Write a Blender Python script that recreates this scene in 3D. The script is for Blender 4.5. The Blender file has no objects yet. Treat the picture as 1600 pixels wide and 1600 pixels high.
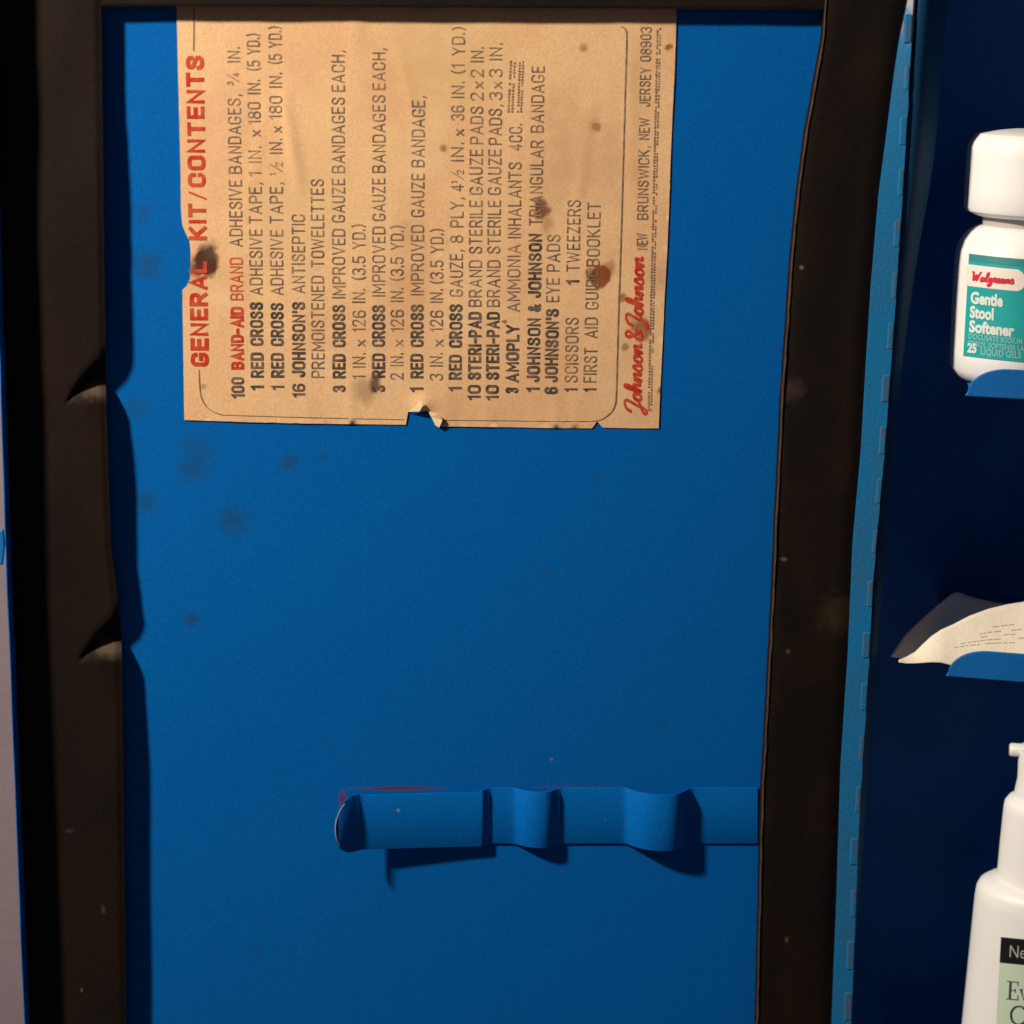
import bpy, bmesh, math, random
from mathutils import Vector, Matrix, noise, geometry
random.seed(7)
sc = bpy.context.scene
COL = sc.collection

# ------------------------------------------------------------ camera, world, lamp, exposure
F = 3000.0                                   # focal length in pixels of the 1600 px photograph
d = Vector((-350.0, 12200.0, F)).normalized()      # true vertical seen in camera axes (x right, y down, z forward)
U = -d
Fw = (Vector((0, 0, 1)) - U * U.z).normalized()
R = Fw.cross(U).normalized()
def c2w(v): return Vector((v.dot(R), v.dot(Fw), v.dot(U)))
CAM = Vector((0, 0, 1.45))
cx_, cy_, cz_ = c2w(Vector((1, 0, 0))), c2w(Vector((0, -1, 0))), c2w(Vector((0, 0, -1)))
M = Matrix(((cx_.x, cy_.x, cz_.x, CAM.x), (cx_.y, cy_.y, cz_.y, CAM.y), (cx_.z, cy_.z, cz_.z, CAM.z), (0, 0, 0, 1)))
cd = bpy.data.cameras.new('camera')
cam = bpy.data.objects.new('camera', cd); COL.objects.link(cam)
cam.matrix_world = M
cd.sensor_width = 36; cd.lens = 36 * F / 1600
cd.clip_start = 0.01; cd.clip_end = 50
cd.dof.use_dof = True; cd.dof.focus_distance = 0.60; cd.dof.aperture_fstop = 11
sc.camera = cam

w = bpy.data.worlds.new('World'); sc.world = w; w.use_nodes = True
bg = w.node_tree.nodes['Background']
bg.inputs[0].default_value = (0.85, 0.72, 0.80, 1); bg.inputs[1].default_value = 0.075
sc.view_settings.view_transform = 'Standard'; sc.view_settings.look = 'None'
sc.view_settings.exposure = 0; sc.view_settings.gamma = 1

K = 0.0002                                   # metres per photo pixel on the door
def ray(px, py): return c2w(Vector(((px - 800) / F, (py - 800) / F, 1)))
TD = math.radians(5.2)
ud = Vector((math.cos(TD), math.sin(TD), 0)); nd = Vector((math.sin(TD), -math.cos(TD), 0))
D0 = CAM + ray(720, 800) * 0.6
def hit(px, py, p0, n):
    r = ray(px, py); return CAM + r * ((p0 - CAM).dot(n) / r.dot(n))
def DI(px, py, h=0.0): return hit(px, py, D0 + nd * h * K, nd)      # seen at this place, h above the panel
def DP(px, py, h=0.0): return hit(px, py, D0, nd) + nd * h * K      # foot at this place, h above the panel

LA = 1.68; LB = 1.45
lp = DP(760, 760) + (nd - ud * LA + Vector((0, 0, 1)) * LB).normalized() * 0.86
ld = bpy.data.lights.new('room_lamp', 'AREA'); ld.shape = 'DISK'; ld.size = 0.062
ld.energy = 13.4; ld.color = (1.0, 0.84, 0.66)
lo = bpy.data.objects.new('room_lamp', ld); COL.objects.link(lo)
lo.location = lp; lo.rotation_euler = (DP(760, 760) - lp).to_track_quat('-Z', 'Y').to_euler()

# ------------------------------------------------------------ materials
def mat(name, col, rough=0.5, spec=0.5, stains_highlights=(), origin=Vector((0, 0, 0)), mottle=0.0, mscale=40, mcol=None,
        bump=0.0, bscale=900, coat=0.0, grain=0.0, gscale=1500, patch=None):
    m = bpy.data.materials.new(name); m.use_nodes = True
    nt = m.node_tree; N = nt.nodes; L = nt.links
    b = N['Principled BSDF']
    b.inputs['Roughness'].default_value = rough
    b.inputs['Specular IOR Level'].default_value = spec
    b.inputs['Coat Weight'].default_value = coat
    tc = N.new('ShaderNodeTexCoord'); P = tc.outputs['Object']
    rgb = N.new('ShaderNodeRGB'); rgb.outputs[0].default_value = (*col, 1)
    cur = rgb.outputs[0]
    def mix(fac, a, bcol, mode='MIX'):
        x = N.new('ShaderNodeMix'); x.data_type = 'RGBA'; x.blend_type = mode
        if hasattr(fac, 'links'): L.new(fac, x.inputs[0])
        else: x.inputs[0].default_value = fac
        L.new(a, x.inputs[6])
        if hasattr(bcol, 'links'): L.new(bcol, x.inputs[7])
        else: x.inputs[7].default_value = (*bcol, 1)
        return x.outputs[2]
    def nz(scale, detail=3, vec=P):
        n = N.new('ShaderNodeTexNoise'); n.inputs['Scale'].default_value = scale; n.inputs['Detail'].default_value = detail
        L.new(vec, n.inputs['Vector']); return n
    def ramp(v, a, bb, lo_=0.0, hi=1.0):
        r = N.new('ShaderNodeMapRange'); r.interpolation_type = 'SMOOTHSTEP'
        L.new(v, r.inputs[0]); r.inputs[1].default_value = a; r.inputs[2].default_value = bb
        r.inputs[3].default_value = lo_; r.inputs[4].default_value = hi
        return r.outputs[0]
    if mottle:
        n = nz(mscale, 4); cur = mix(ramp(n.outputs[0], 0.38, 0.68, 0, mottle), cur, mcol or (col[0]*.6, col[1]*.6, col[2]*.6))
    if patch:                                  # sparse flecks (scale, threshold, colour)
        n = nz(patch[0], 5); cur = mix(ramp(n.outputs[0], patch[1], patch[1] + 0.05, 0, 1), cur, patch[2])
    if grain:
        n = nz(gscale, 2); 
        g = ramp(n.outputs[0], 0.3, 0.7, 1 - grain, 1 + grain)
        v = N.new('ShaderNodeVectorMath'); v.operation = 'SCALE'
        L.new(cur, v.inputs[0]); L.new(g, v.inputs['Scale']); cur = v.outputs[0]
    if stains_highlights:
        wn = nz(260, 4)
        off = N.new('ShaderNodeVectorMath'); off.operation = 'SUBTRACT'; L.new(wn.outputs['Color'], off.inputs[0]); off.inputs[1].default_value = (.5, .5, .5)
        for (c, r0, r1, sx, sz, colr, st, wob) in stains_highlights:
            s = N.new('ShaderNodeVectorMath'); s.operation = 'SUBTRACT'; L.new(P, s.inputs[0]); s.inputs[1].default_value = c - origin
            q = N.new('ShaderNodeVectorMath'); q.operation = 'MULTIPLY'; L.new(s.outputs[0], q.inputs[0]); q.inputs[1].default_value = (1/sx, 0.3, 1/sz)
            a = N.new('ShaderNodeVectorMath'); a.operation = 'MULTIPLY_ADD'; L.new(off.outputs[0], a.inputs[0])
            a.inputs[1].default_value = (wob*r1*K,)*3; L.new(q.outputs[0], a.inputs[2])
            ln = N.new('ShaderNodeVectorMath'); ln.operation = 'LENGTH'; L.new(a.outputs[0], ln.inputs[0])
            f = ramp(ln.outputs['Value'], r0*K, r1*K, st, 0)
            cur = mix(f, cur, colr)
    L.new(cur, b.inputs['Base Color'])
    if bump:
        n = nz(bscale, 3); bp = N.new('ShaderNodeBump'); bp.inputs['Strength'].default_value = bump; bp.inputs['Distance'].default_value = 0.0004
        L.new(n.outputs[0], bp.inputs['Height']); L.new(bp.outputs[0], b.inputs['Normal'])
    return m

# ------------------------------------------------------------ object helpers
def empty(name, loc, label, cat, group=None):
    o = bpy.data.objects.new(name, None); COL.objects.link(o); o.location = loc
    o['label'] = label; o['category'] = cat; o.empty_display_size = 0.01
    if group: o['group'] = group
    return o
def root_of(o):
    return o
def obj(name, verts, faces, m, parent=None, root=None, smooth=False, label=None, kind=None):
    """mesh from world-space vertices, kept relative to the thing's base"""
    base = (root.location if root else Vector((0, 0, 0)))
    me = bpy.data.meshes.new(name)
    me.from_pydata([tuple(Vector(v) - base) for v in verts], [], faces); me.validate()
    me.materials.append(m)
    if smooth: me.polygons.foreach_set('use_smooth', [True] * len(me.polygons))
    o = bpy.data.objects.new(name, me); COL.objects.link(o)
    if parent: o.parent = parent
    if label: o['label'] = label
    if kind: o['kind'] = kind
    return o
def fixn(o):
    bm = bmesh.new(); bm.from_mesh(o.data); bmesh.ops.recalc_face_normals(bm, faces=bm.faces); bm.to_mesh(o.data); bm.free(); return o
def solid(name, outline, thick, n, m, parent, root, bev=0.0, **kw):
    """flat outline (front face, world points) with real thickness going back along -n"""
    v = list(outline) + [p - n * thick for p in outline]; k = len(outline)
    f = [tuple(range(k)), tuple(range(2*k - 1, k - 1, -1))] + [(i, i + k, (i + 1) % k + k, (i + 1) % k) for i in range(k)]
    o = fixn(obj(name, v, f, m, parent, root, **kw))
    if bev:
        b = o.modifiers.new('bevel', 'BEVEL'); b.width = bev; b.segments = 3; b.limit_method = 'ANGLE'
    return o
def interp(tab, y):
    if y <= tab[0][0]: 
        a, b = tab[0], tab[1]
    elif y >= tab[-1][0]:
        a, b = tab[-2], tab[-1]
    else:
        for a, b in zip(tab, tab[1:]):
            if a[0] <= y <= b[0]: break
    return a[1] + (b[1] - a[1]) * (y - a[0]) / (b[0] - a[0])
def sstep(t): t = max(0, min(1, t)); return t*t*(3-2*t)

# text ------------------------------------------------------------
_cap = {}
def text_mesh(s, off=0.0):
    c = bpy.data.curves.new('t', 'FONT'); c.body = s; c.size = 1; c.offset = off; c.resolution_u = 3; c.fill_mode = 'FRONT'
    o = bpy.data.objects.new('t', c); COL.objects.link(o)
    dg = bpy.context.evaluated_depsgraph_get(); me = bpy.data.meshes.new_from_object(o.evaluated_get(dg))
    v = [tuple(p.co) for p in me.vertices]; f = [tuple(p.vertices) for p in me.polygons]
    bpy.data.objects.remove(o); bpy.data.curves.remove(c); bpy.data.meshes.remove(me)
    return v, f
CAPH = max(v[1] for v in text_mesh('H')[0])
class Ink:
    def __init__(s): s.v = []; s.f = []
    def add(s, vs, fs):
        k = len(s.v); s.v += vs; s.f += [tuple(i + k for i in f) for f in fs]
    def text(s, string, fn, off=0.0):
        """fn(u, v): u 0..1 along the word, v in cap heights"""
        v, f = text_mesh(string, off)
        x0 = min(p[0] for p in v); x1 = max(p[0] for p in v)
        s.add([fn((p[0] - x0) / (x1 - x0), p[1] / CAPH) for p in v], f)
    def ribbon(s, pts, wd, fn, samples=6, taper=True):
        """smooth stroke through 2-D pts, drawn with width wd, mapped by fn(x, y)"""
        P = [Vector(p) for p in pts]; Q = []
        for i in range(len(P) - 1):
            p0 = P[max(i-1, 0)]; p1 = P[i]; p2 = P[i+1]; p3 = P[min(i+2, len(P)-1)]
            for k in range(samples):
                t = k / samples
                Q.append(0.5*((2*p1) + (p2-p0)*t + (2*p0-5*p1+4*p2-p3)*t*t + (3*p1-p0-3*p2+p3)*t**3))
        Q.append(P[-1]); vs = []; fs = []
        for i, q in enumerate(Q):
            a = Q[max(i-1, 0)]; b = Q[min(i+1, len(Q)-1)]; t = (b - a); t = t.normalized() if t.length > 1e-9 else Vector((1, 0))
            n = Vector((-t.y, t.x)) * wd * 0.5 * (0.75 + 0.45 * abs(t.y))
            vs += [fn(*(q + n)), fn(*(q - n))]
            if i: fs.append((2*i-2, 2*i-1, 2*i+1, 2*i))
        s.add(vs, fs)
    def build(s, name, m, parent, root, **kw): return obj(name, s.v, s.f, m, parent, root, **kw)

# cursive letters, x-height 0.5, as strokes; (strokes, advance)
SCR = {
 'J': ([[(.0,.55),(.12,.85),(.4,.98),(.5,.8),(.34,.3),(.2,-.2),(.05,-.32),(.0,-.15),(.25,.02),(.5,.14)]], .50),
 'W': ([[(.0,.85),(.1,.95),(.16,.5),(.22,.05),(.42,.7),(.46,.05),(.7,.85),(.85,.98)]], .80),
 'o': ([[(.0,.12),(.12,.4),(.3,.48),(.16,.42),(.08,.15),(.2,.0),(.36,.18),(.3,.44),(.5,.38)]], .44),
 'a': ([[(.36,.44),(.15,.46),(.05,.18),(.16,.0),(.34,.35),(.38,.44),(.34,.08),(.5,.08)]], .46),
 'h': ([[(.0,.1),(.25,.75),(.22,1.0),(.12,.8),(.04,.0),(.18,.4),(.32,.45),(.32,.1),(.48,.1)]], .46),
 'l': ([[(.0,.1),(.24,.8),(.18,1.0),(.08,.7),(.1,.05),(.28,.1)]], .26),
 'n': ([[(.0,.1),(.1,.45),(.08,.0),(.22,.4),(.36,.44),(.34,.06),(.5,.12)]], .47),
 'r': ([[(.0,.1),(.1,.5),(.24,.45),(.2,.05),(.36,.12)]], .34),
 'e': ([[(.0,.1),(.25,.3),(.22,.48),(.08,.4),(.06,.08),(.2,.0),(.38,.14)]], .36),
 'g': ([[(.34,.42),(.14,.46),(.06,.15),(.2,.05),(.34,.42),(.28,-.2),(.1,-.42),(.02,-.25),(.3,.0),(.44,.1)]], .42),
 's': ([[(.0,.1),(.2,.52),(.3,.18),(.2,.0),(.06,.06)],[(.22,.02),(.4,.12)]], .38),
 '&': ([[(.42,.05),(.1,.75),(.2,.98),(.34,.8),(.06,.3),(.1,.02),(.32,.08),(.46,.42)]], .52),
}
def script(ink, word, fn, wd=0.09, slant=0.22):
    tot = sum(SCR[c][1] for c in word); x = 0
    for c in word:
        st, adv = SCR[c]
        for pts in st:
            ink.ribbon([((x + p[0] + slant*p[1]*.5), p[1]) for p in pts], wd, lambda a, b: fn(a / tot, b))
        x += adv

# ------------------------------------------------------------ the wall behind
wallm = mat('painted_wall', (0.245, 0.205, 0.245), .8, .2, mottle=.25, mscale=9, bump=.4, bscale=300, grain=.06, gscale=700)
wy = D0.y + 0.20
obj('wall', [(-1.5, wy, 0), (1.5, wy, 0), (1.5, wy, 2.4), (-1.5, wy, 2.4)], [(0, 1, 2, 3)], wallm)['kind'] = 'structure'

# ============================================================ THE DOOR
door = empty('metal_cabinet', DP(740, 1900), 'open blue metal cabinet with brown rubber door gasket and tan contents label', 'medicine cabinet')
ORG = door.location.copy()
BR = (0.014, 0.050, 0.095)
def st(x, y, r0, r1, col=BR, s=.5, sx=1, sz=1, wob=1.2, h=0): return (DP(x, y, h), r0, r1, sx, sz, col, s, wob)
BLUE = (0.0006, 0.112, 0.44)
pst = [st(232, 415, 2, 34, s=.45), st(455, 722, 2, 22, s=.45), st(310, 712, 3, 40, s=.35, sz=1.3), st(365, 812, 3, 36, s=.5),
       st(300, 968, 2, 18, s=.6), st(222, 335, 2, 22, s=.4), st(225, 785, 2, 26, s=.45), st(300, 740, 2, 30, s=.3), st(855, 895, 1, 12, s=.35),
       st(935, 745, 1, 16, s=.25), st(1035, 1130, 1, 18, s=.2), st(850, 1220, 1, 4, s=.7), st(862, 1187, 1, 4, col=(.2,.2,.2), s=.6), st(500, 715, 1, 14, s=.25), st(400, 1480, 1, 30, s=.15), st(215, 640, 1, 30, s=.3),
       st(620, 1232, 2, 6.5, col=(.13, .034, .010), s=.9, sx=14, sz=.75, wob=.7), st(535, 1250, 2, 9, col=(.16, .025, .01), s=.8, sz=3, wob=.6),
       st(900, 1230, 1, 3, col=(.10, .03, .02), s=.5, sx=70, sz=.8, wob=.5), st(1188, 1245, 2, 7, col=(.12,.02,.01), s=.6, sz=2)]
bluem = mat('blue_enamel', BLUE, .6, .06, stains_highlights=pst, origin=ORG, mottle=.30, mscale=14, mcol=(.001, .118, .44), bump=.06, bscale=1500, grain=.10, gscale=1600, patch=(700, .765, (.03, .045, .08)))
hingem = mat('hinge_enamel', (.003, .145, .38), .5, .4, origin=ORG, mottle=.6, mscale=45, mcol=(.02, .11, .23), bump=.3, grain=.08,
             stains_highlights=[st(1418, 40, 6, 22, col=(.45, .17, .03), s=.95, sz=1.4, h=34), st(1424, 0, 6, 22, col=(.35, .33, .28), s=.9, h=34), st(1415, 120, 2, 20, col=(.16,.15,.2), s=.7, h=34)])
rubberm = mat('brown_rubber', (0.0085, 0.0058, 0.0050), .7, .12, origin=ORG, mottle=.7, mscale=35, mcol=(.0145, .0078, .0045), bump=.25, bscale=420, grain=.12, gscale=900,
              patch=(330, .80, (.04, .03, .024)),
              stains_highlights=[st(1226, 1010, 1, 6, col=(.12, .08, .06), s=.7, h=28), st(1246, 415, 1, 4.5, col=(.18, .14, .11), s=.8, h=28), st(1219, 867, 1, 5, col=(.16, .09, .08), s=.8, sx=1.5, h=28),
                      st(1223, 1458, 1, 8, col=(.12, .09, .06), s=.8, sx=.6, h=28), st(165, 1408, 2, 11, col=(.06, .045, .035), s=.8, sx=.5, h=28), st(113, 1287, 2, 10, col=(.05, .035, .03), s=.7, sz=.5, h=28),
                      st(131, 1533, 1, 6, col=(.12, .09, .08), s=.8, sx=.6, h=28), st(160, 992, 2, 9, col=(.13,.10,.07), s=.6, h=10), st(1230, 605, 4, 28, col=(.05, .03, .03), s=.7, h=28), st(152, 606, 6, 27, col=(.085, .066, .045), s=.8, sz=.8, h=16), st(175, 1006, 6, 27, col=(.085, .066, .045), s=.8, sz=.8, h=16), st(1305, 950, 4, 50, col=(.04, .026, .014), s=.8, h=28)])  # blobs on the two dip ramps paint their lit highlight into the rubber colour
tanm = mat('torn_backing', (.058, .036, .022), .8, .2, mottle=.9, mscale=300, mcol=(.04, .02, .014))

# panel: one sheet, very slightly wavy, with real thickness
def wav(px, py): return .7 * (noise.noise(Vector((px / 420, py / 420, 3.1))))
V = []; Fc = []
xs = list(range(-40, 1441, 20)); ys = list(range(-90, 1981, 30))
for y in ys:
    xa = interp([(0, -2), (1600, 57)], y); xb = interp([(0, 1425), (1600, 1312)], y) - 8
    for x in xs:
        x = xa + (xb - xa) * (x + 40) / 1480
        V.append(DP(x, y, wav(x, y) - .75))
n = len(xs)
for j in range(len(ys) - 1):
    for i in range(n - 1): a = j * n + i; Fc.append((a, a + n, a + n + 1, a + 1))
panel = obj('door_panel', V, Fc, bluem, door, door, smooth=True)
sm = panel.modifiers.new('solid', 'SOLIDIFY'); sm.thickness = 0.0012; sm.offset = -1

# left flange and its outer face
def flange(name, tab, ht, thick, y0=-90, y1=1980, step=60, side=-1):
    V = []; Fc = []; k = 0
    for y in range(y0, y1 + 1, step):
        x = interp(tab, y) + 1.5 * noise.noise(Vector((y / 90, 1.7, side)))
        o_ = DI(x, y, ht); i_ = o_ - ud * side * thick * K
        V += [o_ - nd * ht * K * 1.25, o_, i_, i_ - nd * ht * K * 0.99]
        if k:
            a = 4 * (k - 1); b = 4 * k
            for q in range(4): Fc.append((a + q, a + (q + 1) % 4, b + (q + 1) % 4, b + q))
        k += 1
    return fixn(obj(name, V, Fc, bluem, door, door))
flange('side_flange', [(0, -21), (900, 10), (1150, 19), (1600, 38)], 72, 1.6)
# top flange (just above the frame)
solid('top_flange', [DP(-45, -60, 66), DP(1440, -60, 66), DP(1440, -68, 66), DP(-45, -68, 66)], 68 * K, nd, bluem, door, door)
# small blue latch tab on the outer edge
solid('latch_tab', [DI(-22, 832, 60), DI(5, 828, 60), DI(7, 852, 60), DI(4, 884, 60), DI(-22, 880, 60)], 2.2 * K * 4, nd, hingem, door, door, bev=.0004)

# left gasket : thick rubber band; its free edge dips to the panel at two joints
Redge = [(-90, 157), (0, 158), (500, 164), (575, 165), (600, 165), (850, 173), (960, 187), (1000, 190), (1100, 191), (1600, 197), (1980, 201)]
def lift(s, y):
    H = 30.0 + 2.0 * noise.noise(Vector((y / 160, s * 2, 0)))
    if y < 400: H -= 5 * sstep((400 - y) / 300)
    for (yk, ln, dp) in ((561, 170, 27), (964, 200, 26)):
        cut = yk + 4 + 62 * ((1 - s) / .36) ** 1.25 if s < 1 else yk
        yy = y - cut
        if -28 < yy <= 0: H -= 6 * (1 + yy / 28) ** 2 * sstep((s - .55) / .25)
        if yy < -10 or y > yk + ln + 20: continue
        edge = sstep((s - .78) / .22)
        ramp_ = max(0.0, min(1.0, (yk + 72 - y) / 44.0))
        t = (1 - .30 * edge) * (ramp_ ** 1.5) + .30 * edge * max(0, 1 - (y - yk) / ln) ** 1.3
        if yy < 0: t *= sstep(1 + yy / 10)
        H -= dp * t
    return H
V = []; Fc = []; NS = 56; rows = []
ysg = []
y = -90
while y <= 1980:
    ysg.append(y); y += 2 if (550 < y < 700 or 960 < y < 1110) else 8
for y in ysg:
    xr = interp(Redge, y) + 0.8 * noise.noise(Vector((y / 35, 9, 0)))
    xl = interp([(0, -16), (1600, 41)], y)
    row = [DI(xl, y, 29) - nd * 28 * K]
    for i in range(NS + 1):
        s = i / NS; x = xl + (xr - xl) * s
        h = lift(s, y)
        h -= 2.5 * sstep((s - .93) / .07)
        row.append(DI(x, y, h))
    foot = row[-1] - nd * (nd.dot(row[-1] - D0)) + nd * 0.1 * K - ud * 4 * K
    row.append(foot); rows.append(row)
for r_ in rows: V += r_
m_ = NS + 3
for j in range(len(rows) - 1):
    for i in range(m_ - 1): a = j * m_ + i; Fc.append((a, a + m_, a + m_ + 1, a + 1))
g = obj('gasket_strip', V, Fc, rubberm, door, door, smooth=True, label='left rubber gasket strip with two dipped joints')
g.data.set_sharp_from_angle(angle=math.radians(50))

# top gasket
V = []; Fc = []; k = 0
for x in range(60, 1311, 25):
    yb = interp([(160, 9), (700, 12), (1290, 15)], x) + .8 * noise.noise(Vector((x / 70, 2, 5)))
    hh = 21 + 1.3 * noise.noise(Vector((x / 90, 0, 5)))
    a = DI(x, yb, hh)
    V += [DI(x, -56, hh), DI(x, yb - 4, hh + 1), a, a - nd * (hh - .5) * K + Vector((0, 0, 2 * K))]
    if k: 
        for q in range(3): Fc.append((4*k-4+q, 4*k-3+q, 4*k+1+q, 4*k+q))
    k += 1
fixn(obj('gasket_strip', V, Fc, rubberm, door, door, label='rubber gasket strip along the top of the door'))

# right gasket
RL = [(-90, 1293), (0, 1291), (60, 1287), (120, 1276), (200, 1262), (280, 1250), (400, 1238), (600, 1224), (800, 1214), (980, 1206), (1200, 1194), (1300, 1190), (1600, 1183), (1980, 1175)]
RR = [(-90, 1440), (0, 1422), (60, 1409), (120, 1400), (200, 1390), (300, 1377), (450, 1364), (700, 1349), (850, 1336), (1030, 1328), (1200, 1317), (1400, 1311), (1600, 1303), (1980, 1294)]
V = []; Fc = []; k = 0; NSr = 12; V2 = []; F2 = []
for y in range(-90, 1981, 6):
    xl = interp(RL, y) + .5 * noise.noise(Vector((y / 14, 4, 0))) + 1.0 * noise.noise(Vector((y / 60, 8, 0))); xr = interp(RR, y)
    row = []
    H = 27
    top0 = DI(xl, y, H)
    row.append(top0 - nd * (H - .3) * K + ud * 1.0 * K)
    for i in range(NSr + 1):
        s = i / NSr
        row.append(DI(xl + (xr - xl) * s, y, H - (2.0 if i == 0 else 0) + 2.2 * noise.noise(Vector((s * 2.2, y / 130, 5))) - 7 * sstep((s - .86) / .14)))
    row.append(row[-1] - nd * 18 * K)
    V += row; m_ = len(row)
    wdt = 1.3 + 1.5 * noise.noise(Vector((y / 34, 0, 7))) + .9 * noise.noise(Vector((y / 6, 0, 9)))
    wdt = max(.5, wdt) * (0.5 if y < 90 else 1)
    V2 += [DI(xl - 1.6, y, 20), DI(xl - 1.2, y, H - 1.2), DI(xl + wdt, y, H + .9)]
    if k:
        for i in range(m_ - 1): a = (k - 1) * m_ + i; Fc.append((a, a + m_, a + m_ + 1, a + 1))
        for i in range(2): a = (k - 1) * 3 + i; F2.append((a, a + 3, a + 4, a + 1))
    k += 1
g = obj('gasket_strip', V, Fc, rubberm, door, door, smooth=True, label='wide rubber gasket strip beside the hinge with a torn pale edge')
g.data.set_sharp_from_angle(angle=math.radians(50))
obj('torn_edge', V2, F2, tanm, g, door)

# hinge flange: bright blue leaf standing to the right of the gasket
HR = [(-90, 1435), (0, 1430), (100, 1425), (200, 1420), (450, 1404), (700, 1386), (900, 1368), (1100, 1357), (1250, 1347), (1600, 1333), (1980, 1318)]
V = []; Fc = []; k = 0
for y in range(-90, 1981, 12):
    xl = interp(RR, y) - 3; xr = interp(HR, y) - 3
    j = 1.2 * noise.noise(Vector((y / 30, 6, 0)))
    row = [DI(xl - 4, y, 6), DI(xl, y, 27), DI(xl + (xr - xl) * .55, y, 31), DI(xr + j, y, 34)]
    row.append(row[-1] - nd * 26 * K + ud * 2 * K)
    V += row
    if k:
        for i in range(4): a = (k - 1) * 5 + i; Fc.append((a, a + 5, a + 6, a + 1))
    k += 1
hf = obj('hinge_leaf', V, Fc, hingem, door, door, smooth=True)
hf.data.set_sharp_from_angle(angle=math.radians(40))
# knuckles of the long hinge
knm = mat('worn_hinge', (.010, .140, .33), .65, .2, mottle=.9, mscale=110, mcol=(.055, .105, .18), bump=.3)
def cyl(p, q, r, nseg=12):
    ax = (q - p).normalized(); a = ax.orthogonal().normalized(); b = ax.cross(a); V = []
    for c_, rr in ((p, r * .82), (p + ax * r * .25, r), (q - ax * r * .25, r), (q, r * .82)):
        for i in range(nseg): t = 2 * math.pi * i / nseg; V.append(c_ + (a * math.cos(t) + b * math.sin(t)) * rr)
    F_ = []
    for k in range(3):
        for i in range(nseg): F_.append((k*nseg+i, k*nseg+(i+1) % nseg, (k+1)*nseg+(i+1) % nseg, (k+1)*nseg+i))
    F_ += [tuple(range(nseg - 1, -1, -1)), tuple(range(3*nseg, 4*nseg))]
    return V, F_
y = 22; rk = random.Random(2)
while y < 1640:
    x0 = interp(HR, y) - 4.5; x1 = interp(HR, y + 44) - 4.5
    L_ = 42 + rk.uniform(-4, 4); wk = rk.uniform(10, 15)
    P = [DI(interp(HR, y) - wk, y, 33.4), DI(interp(HR, y + L_) - wk, y + L_, 33.4), DI(interp(HR, y + L_) - 2.0, y + L_, 35), DI(interp(HR, y) - 2.0, y, 35)]
    solid('hinge_knuckle', P, 9 * K, nd, knm, door, door, bev=.0005)
    y += 80.5

# ---- clip
prof = [(524, 58), (530, 53.5), (538, 47), (546, 40.5), (554, 34), (560, 29.6), (565, 27.4), (572, 26.4), (600, 24.5), (660, 20), (720, 15.8), (748, 14.2), (753, 13.2), (757, 10), (762, 5.5), (767, 3.2), (773, 2.7), (785, 2.6), (798, 2.8), (804, 3.8), (811, 8.5), (819, 14.5), (829, 19), (840, 21.2), (851, 20.4), (859, 16.5), (866, 10.5), (872, 5.5), (878, 3), (900, 2.6), (960, 2.6), (973, 2.8), (979, 5), (986, 12), (996, 21), (1009, 28.5), (1024, 32.5), (1040, 33), (1052, 29.5), (1062, 21.5), (1070, 13), (1077, 6), (1084, 3), (1110, 2.6), (1183, 2.6)]
# resample smoothly
pr = []
for i in range(len(prof) - 1):
    for k in range(3):
        t = k / 3; p0 = prof[max(i-1, 0)]; p1 = prof[i]; p2 = prof[i+1]; p3 = prof[min(i+2, len(prof)-1)]
        x = p1[0] + (p2[0]-p1[0])*t
        m1 = (p2[1]-p0[1])/(p2[0]-p0[0]); m2 = (p3[1]-p1[1])/(p3[0]-p1[0]); dx = p2[0]-p1[0]
        h = (2*t**3-3*t**2+1)*p1[1] + (t**3-2*t**2+t)*dx*m1 + (-2*t**3+3*t**2)*p2[1] + (t**3-t**2)*dx*m2
        pr.append((x, h))
pr.append(prof[-1])
V = []; Fc = []
TH = 2.0
for k, (x, h) in enumerate(pr):
    c = 0
    if x < 552: q = (552 - x) / 28; c = 1 - math.sqrt(max(0, 1 - q*q))
    yt = 1230 + 40 * c * .95 + (2.5 if 560 < x < 750 else 0); yb = 1317 - 40 * c * .95
    xf = x - 4 * 0
    for (yy, hh) in ((yt, h), (yt + 1, h + .5), (yb - 1, h + .5), (yb, h), (yb, h - TH), (yt, h - TH)):
        V.append(DP(xf, yy, hh))
    if k:
        for q in range(6): a = 6*(k-1)+q; b = 6*(k-1)+(q+1) % 6; Fc.append((a, b, b+6, a+6))
Fc += [(5, 4, 3, 2, 1, 0), tuple(6*(len(pr)-1)+q for q in range(6))]
clipm = mat('clip_enamel', (.0006, .118, .45), .5, .07, origin=ORG, mottle=.4, mscale=60, mcol=(.001, .122, .47), bump=.06, bscale=1500, grain=.10, gscale=1600,
            patch=(420, .72, (.02, .16, .5)), stains_highlights=[st(622, 1257, 1, 4, col=(.25, .3, .4), s=.7, h=22)])
cl = fixn(obj('retaining_clip', V, Fc, clipm, door, door, smooth=True)); cl.data.set_sharp_from_angle(angle=math.radians(50))
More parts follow.
